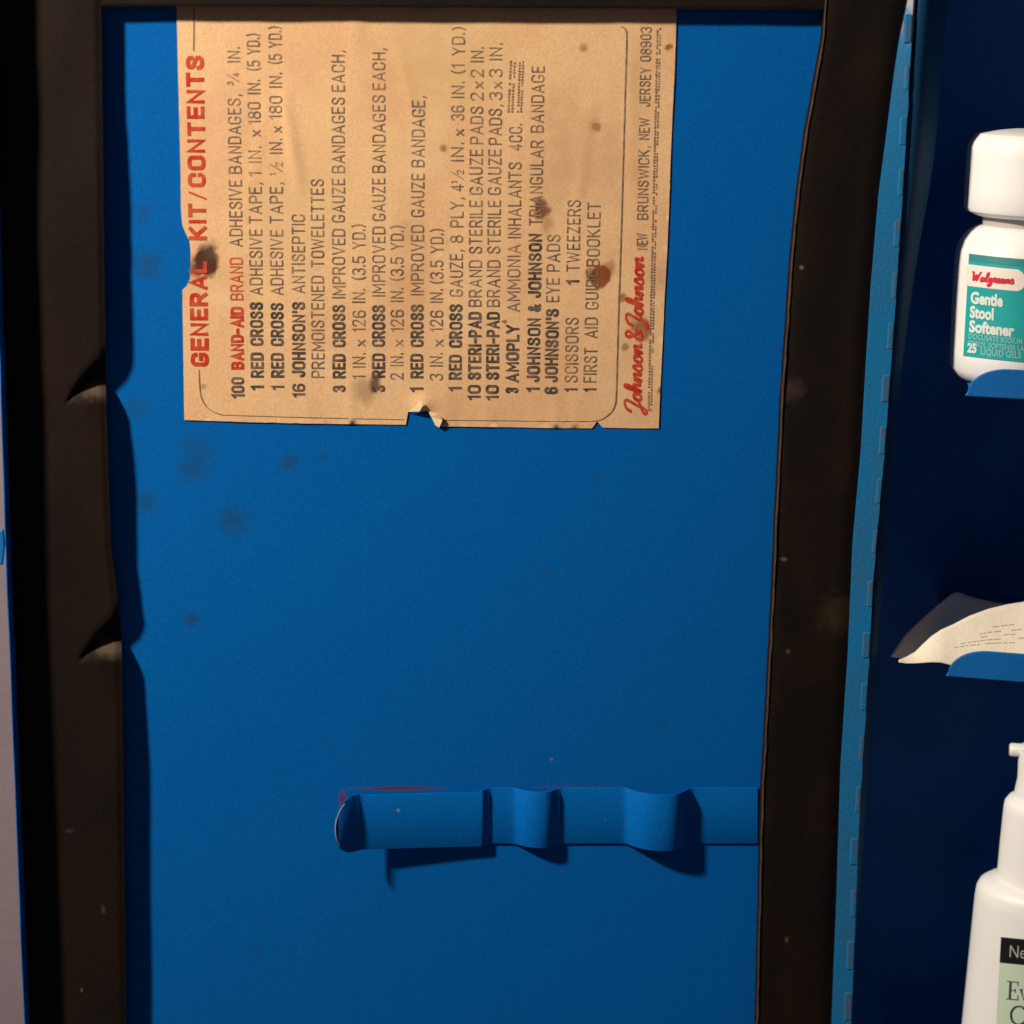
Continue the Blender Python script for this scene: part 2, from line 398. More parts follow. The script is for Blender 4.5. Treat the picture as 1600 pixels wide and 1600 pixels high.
# worn bare metal edge along the curled tip
ed = Ink()
rim = [DP(524 + 28 * (1 - math.sqrt(max(0, 1 - ((yy - 1273.5) / 41) ** 2))) - .6, yy, 0) for yy in range(1238, 1310, 4)]
V = []; Fc = []
for k, yy in enumerate(range(1238, 1306, 4)):
    c = 1 - math.sqrt(max(0, 1 - ((yy - 1273.5) / 40) ** 2)); x = 524 + 26 * c
    h = interp(prof, x)
    V += [DP(x - .8, yy, h - 1.6), DP(x - .8, yy, h + .8), DP(x + .8, yy, h + .7)]
    if k:
        for q in range(2): a = 3*(k-1)+q; Fc.append((a, a+3, a+4, a+1))
obj('worn_edge', V, Fc, mat('bare_metal', (.42, .36, .28), .45, .5), cl, door)

# ---- paper label
LC = (0.75, 0.50, 0.275)
DK = (0.068, 0.020, 0.014); RS = (0.22, 0.050, 0.012); OC = (.20, .10, .03)
def sl(x, y, r0, r1, col, s, **k): return st(x, y, r0, r1, col, s, **k)
lst = [sl(322, 408, 13, 23, (.045, .010, .009), .96, sz=1.35, wob=1.0), sl(308, 420, 4, 20, (.18, .03, .03), .7), sl(330, 392, 3, 20, (.12, .07, .05), .55, wob=1.5),
       sl(586, 598, 4, 14, DK, .85, sz=1.4), sl(570, 612, 3, 30, (.16, .08, .05), .5), sl(938, 432, 14, 19, RS, .93, sz=1.05), sl(950, 422, 4, 16, RS, .55, sz=1.6),
       sl(922, 430, 3, 11, DK, .6, sz=1.6), sl(932, 199, 4, 8, OC, .95), sl(930, 197, 4, 15, (.4, .18, .06), .4), sl(1045, 74, 3, 8, OC, .9), sl(847, 328, 9, 16, (.12, .03, .012), .92, sz=1.3), sl(840, 318, 3, 10, DK, .7, sz=1.5), sl(855, 350, 3, 14, RS, .4, sz=1.5),
       sl(693, 233, 2, 9, (.22, .09, .06), .8), sl(912, 75, 2, 10, (.24, .13, .08), .65), sl(1003, 517, 11, 19, RS, .85, sz=1.15), sl(995, 500, 4, 22, OC, .45), sl(972, 465, 4, 10, OC, .8), sl(977, 542, 3, 9, OC, .85),
       sl(640, 365, 3, 24, (.4, .25, .16), .35), sl(692, 657, 2, 8, DK, .9), sl(1000, 640, 6, 50, (.45, .25, .14), .3), sl(470, 330, 10, 90, (.66, .46, .24), .5), sl(900, 250, 10, 110, (.55, .33, .19), .5),
       sl(318, 604, 2, 6, (.2, .13, .09), .5), sl(1030, 430, 4, 40, (.52, .28, .15), .5), sl(690, 100, 10, 130, (.62, .42, .19), .6)]
rl = random.Random(12)
for _ in range(26):
    lst.append(sl(rl.uniform(290, 1040), rl.uniform(50, 650), 4, rl.uniform(22, 70), rl.choice([(.78, .55, .24), (.62, .37, .19), (.66, .36, .24), (.80, .58, .36)]), rl.uniform(.25, .5), sz=rl.uniform(.6, 2.2), wob=1.6))
paperm = mat('aged_paper', LC, .75, .25, stains_highlights=lst, origin=ORG, mottle=.45, mscale=30, mcol=(.66, .36, .19), bump=.07, bscale=900, grain=.08, gscale=1500, patch=(600, .745, (.33, .19, .10)))
outline = [(276, 6), (278, 100), (280, 180), (282, 260), (283, 330), (285, 352), (290, 364), (296, 376), (298, 392), (298, 412), (297, 436), (292, 446), (285, 453), (286, 520), (287, 590), (288, 656),
           (380, 659), (480, 661.5), (560, 662.5), (634, 663.5), (636, 652), (638, 642), (646, 639), (656, 640), (666, 641), (673, 650), (681, 664), (690, 666),
           (780, 667), (860, 668.5), (925, 669), (930, 662), (933, 658), (938, 664), (942, 668), (985, 669), (1029, 669), (1031, 620), (1035, 540), (1038, 470), (1042, 400), (1045, 330), (1048, 240), (1051, 170), (1054, 110), (1056, 50), (1057, 8)]
def poly_in(x, y, P=outline):
    c = False; j = len(P) - 1
    for i in range(len(P)):
        xi, yi = P[i]; xj, yj = P[j]
        if (yi > y) != (yj > y) and x < (xj - xi) * (y - yi) / (yj - yi) + xi: c = not c
        j = i
    return c
def lh(x, y):
    h = 1.0 + .55 * noise.noise(Vector((x / 70, y / 110, 1.2))) + .22 * noise.noise(Vector((x / 26, y / 34, 7)))
    # long soft crease below the fourth line and some vertical ridges near the foot
    c1 = abs((x - 452) - (y - 200) * .16); h += 1.9 * math.exp(-(c1 / 9) ** 2) * sstep((y - 120) / 60) * sstep((330 - y) / 80)
    for (cx0, w0, a0) in ((480, 10, 1.0), (548, 7, 1.3), (700, 12, .9), (868, 8, 1.2), (900, 6, .7), (760, 9, .8)):
        h += .6 * a0 * math.exp(-((x - cx0) / w0) ** 2) * sstep((y - 560) / 80)
    for (ax_, ay_, sl_, w0, a0, L0) in ((905, 300, -.12, 7, .8, 130), (700, 420, .3, 6, .6, 90), (400, 250, -.2, 6, .6, 100), (985, 200, .02, 9, .8, 160), (640, 150, .25, 7, .6, 90)):
        h += a0 * math.exp(-(((x - ax_) - (y - ay_) * sl_) / w0) ** 2 - ((y - ay_) / L0) ** 2)
    h += .9 * math.exp(-((x - 557) / 14) ** 2) * sstep((110 - y) / 70)
    h += 4.0 * math.exp(-(((x - 660) / 16) ** 2 + ((y - 632) / 11) ** 2))         # paper lifted at the tear
    h += 2.0 * math.exp(-(((x - 300) / 10) ** 2 + ((y - 408) / 30) ** 2))
    return max(h, .6)
pts = []; 
# densify outline
dense = []
for i in range(len(outline)):
    a = Vector(outline[i]); b = Vector(outline[(i + 1) % len(outline)]); m_ = max(1, int((b - a).length / 9))
    for k in range(m_):
        p = a + (b - a) * k / m_
        if 0 < k: p += Vector((.5 * noise.noise(Vector((p.x / 9, p.y / 9, 0))), .5 * noise.noise(Vector((p.x / 9, p.y / 9, 5)))))
        dense.append(p)
pts = [Vector((p.x, p.y)) for p in dense]; edges = [(i, (i + 1) % len(dense)) for i in range(len(dense))]
for yy in range(12, 668, 8):
    for xx in range(280, 1056, 8):
        q = Vector((xx + (4 if (yy // 8) % 2 else 0), yy))
        if poly_in(q.x, q.y) and all((q - e).length > 4 for e in dense if abs(e.x - q.x) < 5 and abs(e.y - q.y) < 5): pts.append(q)
cv, ce, cf, *_ = geometry.delaunay_2d_cdt(pts, edges, [], 0, 1e-4)
nv = len(cv)
keep = []
for f in cf:
    c = sum((cv[i] for i in f), Vector((0, 0))) / len(f)
    if poly_in(c.x, c.y): keep.append(f)
V = [DP(p.x, p.y, lh(p.x, p.y)) for p in cv]
label = obj('contents_label', V, keep, paperm, door, door, smooth=True)
fixn(label)
if label.data.polygons[0].normal.dot(nd) < 0: label.data.flip_normals()
bm = bmesh.new(); bm.from_mesh(label.data)
for e in [e for e in bm.edges if e.is_boundary]:      # the cut edge of the sheet
    a, b = e.verts; q = [bm.verts.new(p) for p in (a.co, b.co, b.co - nd * .55 * K, a.co - nd * .55 * K)]
    f_ = bm.faces.new(q); f_.smooth = False
bm.to_mesh(label.data); bm.free()
if label.data.polygons[0].normal.dot(nd) < 0: label.data.flip_normals()
# curled torn flaps at the notch
flapm = mat('torn_paper', (.74, .58, .38), .8, .2)
def flap(P): 
    V = [DP(x, y, h) for (x, y, h) in P]; return V
fl = flap([(637, 643, 2), (650, 632, 7), (657, 624, 10), (660, 632, 11), (671, 640, 5), (655, 641.5, 8)])
obj('torn_flap', fl, [(0, 5, 1), (1, 5, 3, 2), (3, 5, 4)], flapm, label, door)
fl = flap([(668, 641, 3), (684, 645, 10), (691, 655, 8), (686, 667, 5), (680, 664, 3), (674, 651, 3)])
obj('torn_flap', fl, [(0, 5, 1), (1, 5, 4, 3, 2)], flapm, label, door)

# printing on the label
def O_(w=.48): return [(w/2,1),(w-.16,1),(w-.05,.94),(w,.83),(w,.17),(w-.05,.06),(w-.16,0),(.16,0),(.05,.06),(0,.17),(0,.83),(.05,.94),(.16,1),(w/2,1)]
SIX = [(.44,.85),(.41,.94),(.30,1),(.16,1),(.05,.93),(0,.80),(0,.17),(.05,.06),(.16,0),(.30,0),(.41,.06),(.46,.17),(.46,.38),(.41,.50),(.30,.56),(.16,.56),(.05,.50),(0,.40)]
GL = {
 'A': (.54, [[(0,0),(.27,1),(.54,0)], [(.10,.30),(.44,.30)]]),
 'B': (.48, [[(0,0),(0,1),(.30,1),(.42,.94),(.46,.82),(.46,.70),(.40,.58),(.28,.53),(.04,.53)], [(.28,.53),(.43,.47),(.48,.33),(.48,.20),(.42,.06),(.30,0),(.03,0)]]),
 'C': (.46, [[(.46,.70),(.46,.83),(.41,.94),(.30,1),(.16,1),(.05,.94),(0,.83),(0,.17),(.05,.06),(.16,0),(.30,0),(.41,.06),(.46,.17),(.46,.30)]]),
 'D': (.48, [[(0,0),(0,1),(.28,1),(.42,.94),(.48,.80),(.48,.20),(.42,.06),(.28,0),(.03,0)]]),
 'E': (.40, [[(.40,1),(0,1),(0,0),(.40,0)], [(.04,.52),(.35,.52)]]),
 'F': (.40, [[(.40,1),(0,1),(0,0)], [(.04,.50),(.35,.50)]]),
 'G': (.48, [[(.47,.80),(.46,.87),(.42,.94),(.30,1),(.16,1),(.05,.94),(0,.83),(0,.17),(.05,.06),(.16,0),(.31,0),(.43,.06),(.48,.17),(.48,.41),(.27,.41)]]),
 'H': (.46, [[(0,0),(0,1)], [(.46,0),(.46,1)], [(.04,.52),(.42,.52)]]),
 'I': (.00, [[(0,0),(0,1)]]),
 'J': (.34, [[(.34,1),(.34,.17),(.29,.05),(.18,0),(.06,.05),(0,.17),(0,.26)]]),
 'K': (.48, [[(0,0),(0,1)], [(.45,1),(.04,.42)], [(.16,.58),(.48,0)]]),
 'L': (.38, [[(0,1),(0,0),(.38,0)]]),
 'M': (.60, [[(0,0),(0,1),(.30,.30),(.60,1),(.60,0)]]),
 'N': (.46, [[(0,0),(0,1),(.46,0),(.46,1)]]),
 'O': (.48, [O_()]), '0': (.44, [O_(.44)]),
 'P': (.46, [[(0,0),(0,1),(.30,1),(.42,.94),(.46,.82),(.46,.64),(.42,.51),(.30,.45),(.04,.45)]]),
 'R': (.48, [[(0,0),(0,1),(.30,1),(.42,.94),(.46,.82),(.46,.66),(.42,.54),(.30,.48),(.04,.48)], [(.26,.46),(.48,0)]]),
 'S': (.46, [[(.44,.76),(.43,.88),(.34,.98),(.23,1),(.11,.98),(.03,.90),(.02,.74),(.08,.62),(.23,.54),(.38,.44),(.45,.32),(.45,.15),(.37,.03),(.23,0),(.09,.03),(.01,.12),(0,.25)]]),
 'T': (.46, [[(0,1),(.46,1)], [(.23,.96),(.23,0)]]),
 'U': (.46, [[(0,1),(0,.17),(.05,.06),(.16,0),(.30,0),(.41,.06),(.46,.17),(.46,1)]]),
 'V': (.50, [[(0,1),(.25,0),(.50,1)]]), 'W': (.74, [[(0,1),(.18,0),(.37,.9),(.56,0),(.74,1)]]),
 'X': (.48, [[(0,1),(.48,0)], [(.48,1),(0,0)]]), 'x': (.38, [[(0,.60),(.38,0)], [(.38,.60),(0,0)]]),
 'Y': (.50, [[(0,1),(.25,.46),(.50,1)], [(.25,.44),(.25,0)]]), 'Z': (.44, [[(0,1),(.44,1),(0,0),(.44,0)]]),
 '1': (.16, [[(0,.82),(.16,1),(.16,0)]]),
 '2': (.44, [[(0,.76),(.02,.90),(.12,1),(.30,1),(.41,.92),(.43,.72),(.38,.56),(0,0),(.44,0)]]),
 '3': (.44, [[(0,.84),(.05,.95),(.15,1),(.29,1),(.40,.93),(.43,.80),(.43,.70),(.37,.58),(.24,.54)], [(.24,.54),(.39,.48),(.45,.36),(.45,.18),(.39,.05),(.27,0),(.15,0),(.04,.06),(0,.18)]]),
 '4': (.46, [[(.34,0),(.34,1),(0,.26),(.46,.26)]]),
 '5': (.44, [[(.41,1),(.04,1),(.02,.52),(.14,.60),(.28,.60),(.40,.53),(.44,.42),(.44,.17),(.38,.05),(.26,0),(.14,0),(.04,.05),(0,.17)]]),
 '6': (.46, [SIX]), '9': (.46, [[(.46-x, 1-y) for x, y in SIX]]),
 '8': (.46, [[(.23,.54),(.10,.58),(.03,.68),(.03,.84),(.10,.96),(.23,1),(.36,.96),(.43,.84),(.43,.68),(.36,.58),(.23,.54)], [(.23,.53),(.08,.48),(0,.36),(0,.16),(.08,.03),(.23,0),(.38,.03),(.46,.16),(.46,.36),(.38,.48),(.23,.53)]]),
 ',': (.06, [[(.06,.08),(.05,-.04),(0,-.16)]]), '.': (.02, [[(0,0),(0,.10)]]), '-': (.26, [[(0,.44),(.26,.44)]]), "'": (.0, [[(0,1),(0,.72)]]),
 '(': (.14, [[(.14,1.06),(.04,.82),(0,.5),(.04,.18),(.14,-.06)]]), ')': (.14, [[(0,1.06),(.10,.82),(.14,.5),(.10,.18),(0,-.06)]]),
 '/': (.34, [[(0,-.04),(.34,1.04)]]), '*': (.2, [[(0,.75),(.2,.75)], [(.1,.62),(.1,.88)]]),
 '&': (.54, [[(.54,0),(.12,.68),(.10,.86),(.18,.98),(.30,.98),(.37,.86),(.33,.70),(.06,.42),(0,.24),(.06,.07),(.20,0),(.36,.07),(.50,.38)]]),
 ' ': (.20, [])}
def polyribbon(ink, P, wd, fn):
    P = [Vector(p) for p in P]; vs = []; n_ = len(P); closed = (P[0] - P[-1]).length < 1e-6
    for i, p in enumerate(P):
        a = P[i-1] if i else (P[-2] if closed else None); b = P[i+1] if i < n_ - 1 else (P[1] if closed else None)
        d1 = (p - a).normalized() if a is not None else None; d2 = (b - p).normalized() if b is not None else None
        if d1 is None: d1 = d2; p = p - d1 * wd * .5
        if d2 is None: d2 = d1; p = p + d1 * wd * .5
        m_ = (d1 + d2); m_ = m_.normalized() if m_.length > .2 else d1
        c = max(.5, m_.dot(d1)); nn = Vector((-m_.y, m_.x)) * wd * .5 / c
        vs += [fn(p.x + nn.x, p.y + nn.y), fn(p.x - nn.x, p.y - nn.y)]
    ink.add(vs, [(2*i, 2*i+1, 2*i+3, 2*i+2) for i in range(n_ - 1)])
def lettering(ink, string, xb, xt, y0, y1, cap, wt):
    adv = []; x = 0; gap = .26 if wt < .15 else .30
    for ch in string:
        adv.append(x); x += GL[ch][0] + gap
    tot = x - gap
    sc_ = (y0 - y1 - wt * cap) / max(tot, .01) if tot > .05 else cap * .9
    if len(string) == 1 and tot > .05: sc_ = min(sc_, cap * 1.15)
    inset = wt * .5
    for ch, a in zip(string, adv):
        for j, stv in enumerate(GL[ch][1]):
            P = [((a + p[0]) * sc_ + wt * cap * .5, p[1] * (cap - wt * cap) + wt * cap * .5) for p in stv]
            jx, jy = rj.uniform(-.25, .25), rj.uniform(-.25, .25)
            def fn(u, v, j=j):
                y = y0 - u; x = xb + (xt - xb) * (622 - y) / 547 - v
                return onpaper(x + jx, y + jy) + nd * (.05 * j * K)
            polyribbon(ink, P, wt * cap * rj.uniform(.88, 1.1), fn)
rj = random.Random(5)
blk = Ink(); reg = Ink(); red = Ink(); redl = Ink()
def onpaper(x, y): return DP(x, y, lh(x, y) + .45)
def seg(ink, s, xb, xt, y0, y1, cap=20.5, off=.115, Y0=622, Y1=75):
    def fn(u, v):
        y = y0 + (y1 - y0) * u
        xb_ = xb + (xt - xb) * (Y0 - y) / (Y0 - Y1)
        return onpaper(xb_ - v * cap, y)
    lettering(ink, s, xb, xt, y0, y1, cap, off)
BO = .185
def line(xb, xt, items, cap=20.5):
    for it in items:
        s, a, b, kind = it
        ink = {'b': blk, 'r': reg, 'R': red, 'q': redl}[kind]
        seg(ink, s, xb, xt, a, b, cap, {'b': BO, 'r': .105, 'R': .215, 'q': .115}[kind])
def frac(a, b, xb, xt, y0, y1, cap):
    w_ = y0 - y1
    seg(reg, a, xb - cap * .5, xt - cap * .5, y0, y0 - w_ * (.22 if a == '1' else .42), cap * .5)
    seg(reg, b, xb, xt, y1 + w_ * .42, y1, cap * .55)
    x = xb + (xt - xb) * (622 - (y0 + y1) / 2) / 547
    reg.ribbon([(x, y0 - w_ * .25), (x - cap, y1 + w_ * .25)], 1.4, onpaper, 2)
line(327, 318, [('GENERAL', 572, 408, 'R'), ('KIT', 375, 318, 'R'), ('CONTENTS', 292, 87, 'R')], 28)
line(327, 318, [('/', 312, 297, 'q')], 26)
line(382, 375, [('100', 622, 589, 'b'), ('BAND-AID', 577, 479, 'R'), ('BRAND', 469, 402, 'q'), ('ADHESIVE', 385, 281, 'r'), ('BANDAGES,', 271, 147, 'r'), ('IN.', 97, 73, 'r')])
frac('3', '4', 380, 373, 133, 111, 19)
line(412.5, 406, [('1', 609, 602, 'b'), ('RED CROSS', 590, 472, 'b'), ('ADHESIVE', 461, 358, 'r'), ('TAPE,', 349, 285, 'r'), ('1 IN.', 275, 228, 'r'), ('180 IN.', 194, 124, 'r'), ('(5 YD.)', 110, 52, 'r')])
line(444, 440, [('1', 609, 602, 'b'), ('RED CROSS', 590, 473, 'b'), ('ADHESIVE', 461, 359, 'r'), ('TAPE,', 349, 285, 'r'), ('IN.', 240, 216, 'r'), ('180 IN.', 186, 113, 'r'), ('(5 YD.)', 100, 41, 'r')])
frac('1', '2', 444, 440, 274, 250, 20)
line(477, 475, [('16', 621, 599, 'b'), ("JOHNSON'S", 589, 471, 'b'), ('ANTISEPTIC', 458, 335, 'r')])
line(507, 505, [('PREMOISTENED', 590, 431, 'r'), ('TOWELETTES', 417, 280, 'r')])
line(540, 538, [('3', 612, 602, 'b'), ('RED CROSS', 591, 476, 'b'), ('IMPROVED', 466, 357, 'r'), ('GAUZE', 347, 279, 'r'), ('BANDAGES', 270, 152, 'r'), ('EACH,', 143, 79, 'r')])
line(571, 570, [('1 IN.', 592, 551, 'r'), ('126 IN.', 518, 451, 'r'), ('(3.5 YD.)', 437, 350, 'r')])
line(601.5, 602, [('3', 612, 602, 'b'), ('RED CROSS', 590, 476, 'b'), ('IMPROVED', 463, 354, 'r'), ('GAUZE', 345, 278, 'r'), ('BANDAGES', 270, 148, 'r'), ('EACH,', 140, 75, 'r')])
line(630, 631, [('2 IN.', 593, 551, 'r'), ('126 IN.', 518, 449, 'r'), ('(3.5 YD.)', 438, 352, 'r')])
line(661, 664, [('1', 612, 605, 'b'), ('RED CROSS', 591, 475, 'b'), ('IMPROVED', 461, 351, 'r'), ('GAUZE', 339, 271, 'r'), ('BANDAGE,', 261, 150, 'r')])
line(691.5, 694, [('3 IN.', 594, 551, 'r'), ('126 IN.', 518, 451, 'r'), ('(3.5 YD.)', 443, 357, 'r')])
line(721, 726, [('1', 611, 604, 'b'), ('RED CROSS', 593, 475, 'b'), ('GAUZE,', 463, 390, 'r'), ('8 PLY,', 379, 308, 'r'), ('4', 299, 288, 'r'), ('IN.', 252, 222, 'r'), ('36', 188, 165, 'r'), ('IN.', 153, 127, 'r'), ('(1 YD.)', 115, 42, 'r')])
frac('1', '2', 721, 726, 286, 262, 20)
line(751, 755.5, [('10', 625, 601, 'b'), ('STERI-PAD', 593, 487, 'b'), ('BRAND', 479, 406, 'r'), ('STERILE', 396, 313, 'r'), ('GAUZE', 304, 233, 'r'), ('PADS', 225, 166, 'r'), ('2', 157, 143, 'r'), ('2', 121, 108, 'r'), ('IN.', 97, 73, 'r')])
line(779, 785, [('10', 625, 601, 'b'), ('STERI-PAD', 593, 487, 'b'), ('BRAND', 479, 406, 'r'), ('STERILE', 396, 313, 'r'), ('GAUZE', 304, 233, 'r'), ('PADS,', 226, 163, 'r'), ('3', 156, 143, 'r'), ('3', 120, 106, 'r'), ('IN.', 94, 67, 'r')])
line(810, 817, [('3', 614, 605, 'b'), ('AMOPLY', 597, 507, 'b'), ('AMMONIA', 487, 382, 'r'), ('INHALANTS', 372, 253, 'r'), ('4CC.', 235, 193, 'r')])
seg(reg, '*', 802, 809, 505, 499, 22)
line(842.6, 851, [('1', 612, 605, 'b'), ('JOHNSON', 597, 497, 'b'), ('&', 487, 475, 'b'), ('JOHNSON', 465, 365, 'b'), ('TRIANGULAR', 352, 219, 'r'), ('BANDAGE', 207, 103, 'r')])
line(870.7, 880, [('6', 615, 604, 'b'), ("JOHNSON'S", 597, 482, 'b'), ('EYE', 472, 434, 'r'), ('PADS', 424, 366, 'r')])
line(901.7, 911, [('1', 612, 606, 'b'), ('SCISSORS', 597, 496, 'r'), ('1', 444, 437, 'b'), ('TWEEZERS', 424, 312, 'r')])
line(931, 944, [('1', 612, 606, 'b'), ('FIRST', 597, 543, 'r'), ('AID', 528, 496, 'r'), ('GUIDE', 483, 422, 'r'), ('BOOKLET', 416, 316, 'r')])
for (xb, xt, a, b) in ((411, 406, 213, 203), (443, 440, 207, 197), (571, 570, 541, 529), (630, 631, 541, 530), (692, 694, 541, 530), (721, 726, 212, 201), (751, 755.5, 138, 127), (779, 785, 138, 127)):
    seg(reg, "x", xb, xt, a, b, 19, .12)
line(1007, 1017, [('NEW', 390, 364, 'r'), ('BRUNSWICK,', 343, 228, 'r'), ('NEW', 218, 184, 'r'), ('JERSEY', 166, 105, 'r'), ('08903', 96, 42, 'r')], 17)
# border rule
def rule(ink, P, wd): ink.ribbon(P, wd, onpaper, 5)
rule(reg, [(303, 14), (303, 45), (302.5, 80)], 1.5)
rule(reg, [(311, 577), (312, 600), (314, 618), (321, 633), (333, 643), (348, 648)], 1.5)
rule(reg, [(348, 648), (440, 651), (540, 653.5), (632, 655.5)], 1.3)
rule(reg, [(692, 656), (780, 657), (860, 658), (925, 658)], 1.2)
rule(reg, [(925, 658), (940, 655), (954, 645), (961, 632), (963, 610), (966, 500), (970, 380), (974, 240), (977, 130), (979, 60), (977, 46), (970, 41)], 1.9)
# tiny illegible small print, drawn as broken hairlines
rnd = random.Random(3)
fine = Ink()
def tiny(x0, x1, y0, y1, wd, p):
    y = y0
    while y > y1:
        l = rnd.uniform(2.2, 4.5); t = (y0 - y) / (y0 - y1); x = x0 + (x1 - x0) * t
        if rnd.random() < p:
            fine.ribbon([(x + rnd.uniform(-.4, .4), y), (x + rnd.uniform(-.4, .4), y - l)], wd * rnd.uniform(.6, 1.1), onpaper, 2)
            if rnd.random() < .7: fine.ribbon([(x - wd, y - l * .5), (x + wd, y - l * .6)], .9, onpaper, 2)
        y -= l + rnd.uniform(.7, 1.6)
tiny(794, 798, 176, 98, 2.6, .92); tiny(800, 804, 176, 98, 2.2, .9); tiny(809, 812, 176, 98, 2.4, .92); tiny(814, 817, 176, 98, 2.2, .9)
tiny(1013, 1027, 642, 46, 2.2, .9); tiny(1017, 1031, 642, 46, 1.8, .8)
# cursive maker's name
def logo(y0, y1): return lambda u, v: onpaper(1001.5 + 4 * (645 - (y0 + (y1 - y0) * u)) / 243 - v * 27, y0 + (y1 - y0) * u)
sig = Ink()
for wd_, a_, b_ in (('Johnson', 645, 538), ('&', 532, 514), ('Johnson', 511, 402)): script(sig, wd_, logo(a_, b_), .125)
kb = mat('black_ink', (.062, .052, .052), .7, .2, mottle=.8, mscale=350, mcol=(.20, .145, .10))
kr = mat('thin_black_ink', (.15, .105, .085), .7, .2, mottle=.9, mscale=300, mcol=(.34, .235, .145))
kf = mat('faint_ink', (.20, .145, .11), .7, .2, mottle=.9, mscale=300, mcol=(.33, .22, .14))
rb = mat('red_ink', (.50, .030, .016), .7, .2, mottle=.8, mscale=300, mcol=(.56, .11, .05))
rr = mat('thin_red_ink', (.52, .065, .035), .7, .2, mottle=.8, mscale=300, mcol=(.56, .16, .08))
sig.build('script_lettering', rb, label, door)
blk.build('bold_black_lettering', kb, label, door); reg.build('thin_black_lettering', kr, label, door)
red.build('bold_red_lettering', rb, label, door); redl.build('thin_red_lettering', rr, label, door)
fine.build('small_print', kf, label, door, kind='stuff')

# ============================================================ THE CABINET
TC = math.radians(-9)
uc = Vector((math.cos(TC), math.sin(TC), 0)); nc = Vector((math.sin(TC), -math.cos(TC), 0)); UP = Vector((0, 0, 1))
Q = DI(1387, 700, 26)
def CI(px, py, h=0.0): return hit(px, py, Q + nc * h, nc)
def CL(x, z, h): return Q + uc * x + UP * z + nc * h      # local: right, up, towards the viewer (metres)
def c_loc(p): v = p - Q; return v.dot(uc), v.z, v.dot(nc)
cab = door
cabm = mat('cabinet_enamel', (.006, .19, .52), .5, .4, mottle=.9, mscale=11, mcol=(.001, .075, .28), bump=.3, bscale=900, grain=.08)
edgem = mat('cabinet_edge_enamel', (.006, .055, .14), .6, .12, mottle=.7, mscale=30, mcol=(.004, .035, .10), bump=.3)
def box(name, x0, x1, z0, z1, h0, h1, m, parent=cab, bev=0, root=cab, **kw):
    return solid(name, [CL(x0, z0, h1), CL(x1, z0, h1), CL(x1, z1, h1), CL(x0, z1, h1)], h1 - h0, nc, m, parent, root, bev, **kw)
DEP = -.095
box('back_wall', 0, .26, -.28, .22, DEP - .0012, DEP, cabm)
box('side_wall', -.0012, 0, -.28, .22, DEP, -.0025, cabm)
box('side_wall', .26, .2612, -.28, .22, DEP, 0, cabm)
box('top_wall', 0, .26, .22, .2212, DEP, -.001, cabm)
box('bottom_wall', 0, .26, -.2812, -.28, DEP, -.001, cabm)
# rolled front edge
V = []; Fc = []; 
zz = [-.28 + i * .5 / 100 for i in range(101)]
zr = c_loc(CI(1400, 575, 0))[1]
for k, z in enumerate(zz):
    q = sstep((z - (zr - .02)) / .10)  # edge shaped wider towards the top so its curve gives a fading light band
    W_ = .0028 + .0062 * q + .0006 * noise.noise(Vector((z * 25, 0, 0)))
    Hd = .0045 + .0075 * q
    V.append(CL(-.0020, z, -.010)); V.append(CL(-.0016, z, .0004))
    for i in range(17):
        t = i / 16; V.append(CL(-.0010 + W_ * t, z, -.0004 + .0014 - Hd * (.10 * t + .90 * t ** 2.2)))
    V.append(CL(-.0010 + W_, z, -.017))
    if k:
        m_ = 20
        for i in range(m_ - 1): a = (k-1)*m_ + i; Fc.append((a, a+1, a+m_+1, a+m_))
obj('rolled_edge', V, Fc, edgem, cab, cab, smooth=True)

# shelves with rounded upstand at the front
LIPH = .002
def shelf(px, py, ztop_px, rad=.011, label=None):
    xl, zb, _ = c_loc(CI(px, py, LIPH)); _, zt, _ = c_loc(CI(px + 60, ztop_px, LIPH))
    sh = box('shelf', xl + .002, .258, zb, zb + .0011, DEP + .001, LIPH - .0012, cabm, label=label)
    hgt = zt - zb; P = [CL(xl, zb - .0004, LIPH)]
    for k in range(0, 11):
        a = math.radians(180 - 9 * k)
        P.append(CL(xl + .0125 + .0118 * math.cos(a), zb + .0009 + (hgt - .0009) * math.sin(a), LIPH))
    P += [CL(.258, zt, LIPH), CL(.258, zb - .0004, LIPH)]
    solid('shelf_lip', P, .0011, nc, bluem_c, sh, cab, bev=.0003)
    return zb + .0011
bluem_c = mat('shelf_enamel', (.0018, .128, .45), .5, .4, mottle=.3, mscale=30, bump=.2, grain=.08)
Z1 = shelf(1508, 617, 577, label='upper shelf under the small white bottle')
Z2 = shelf(1478, 1055, 1018, label='middle shelf under the leaflet')
_, zb3, _ = c_loc(CI(1500, 1820, 0))
sh3 = box('shelf', .02, .258, zb3, zb3 + .0011, DEP + .001, .001, cabm, label='lower shelf under the pump bottle')
Z3 = zb3 + .0011

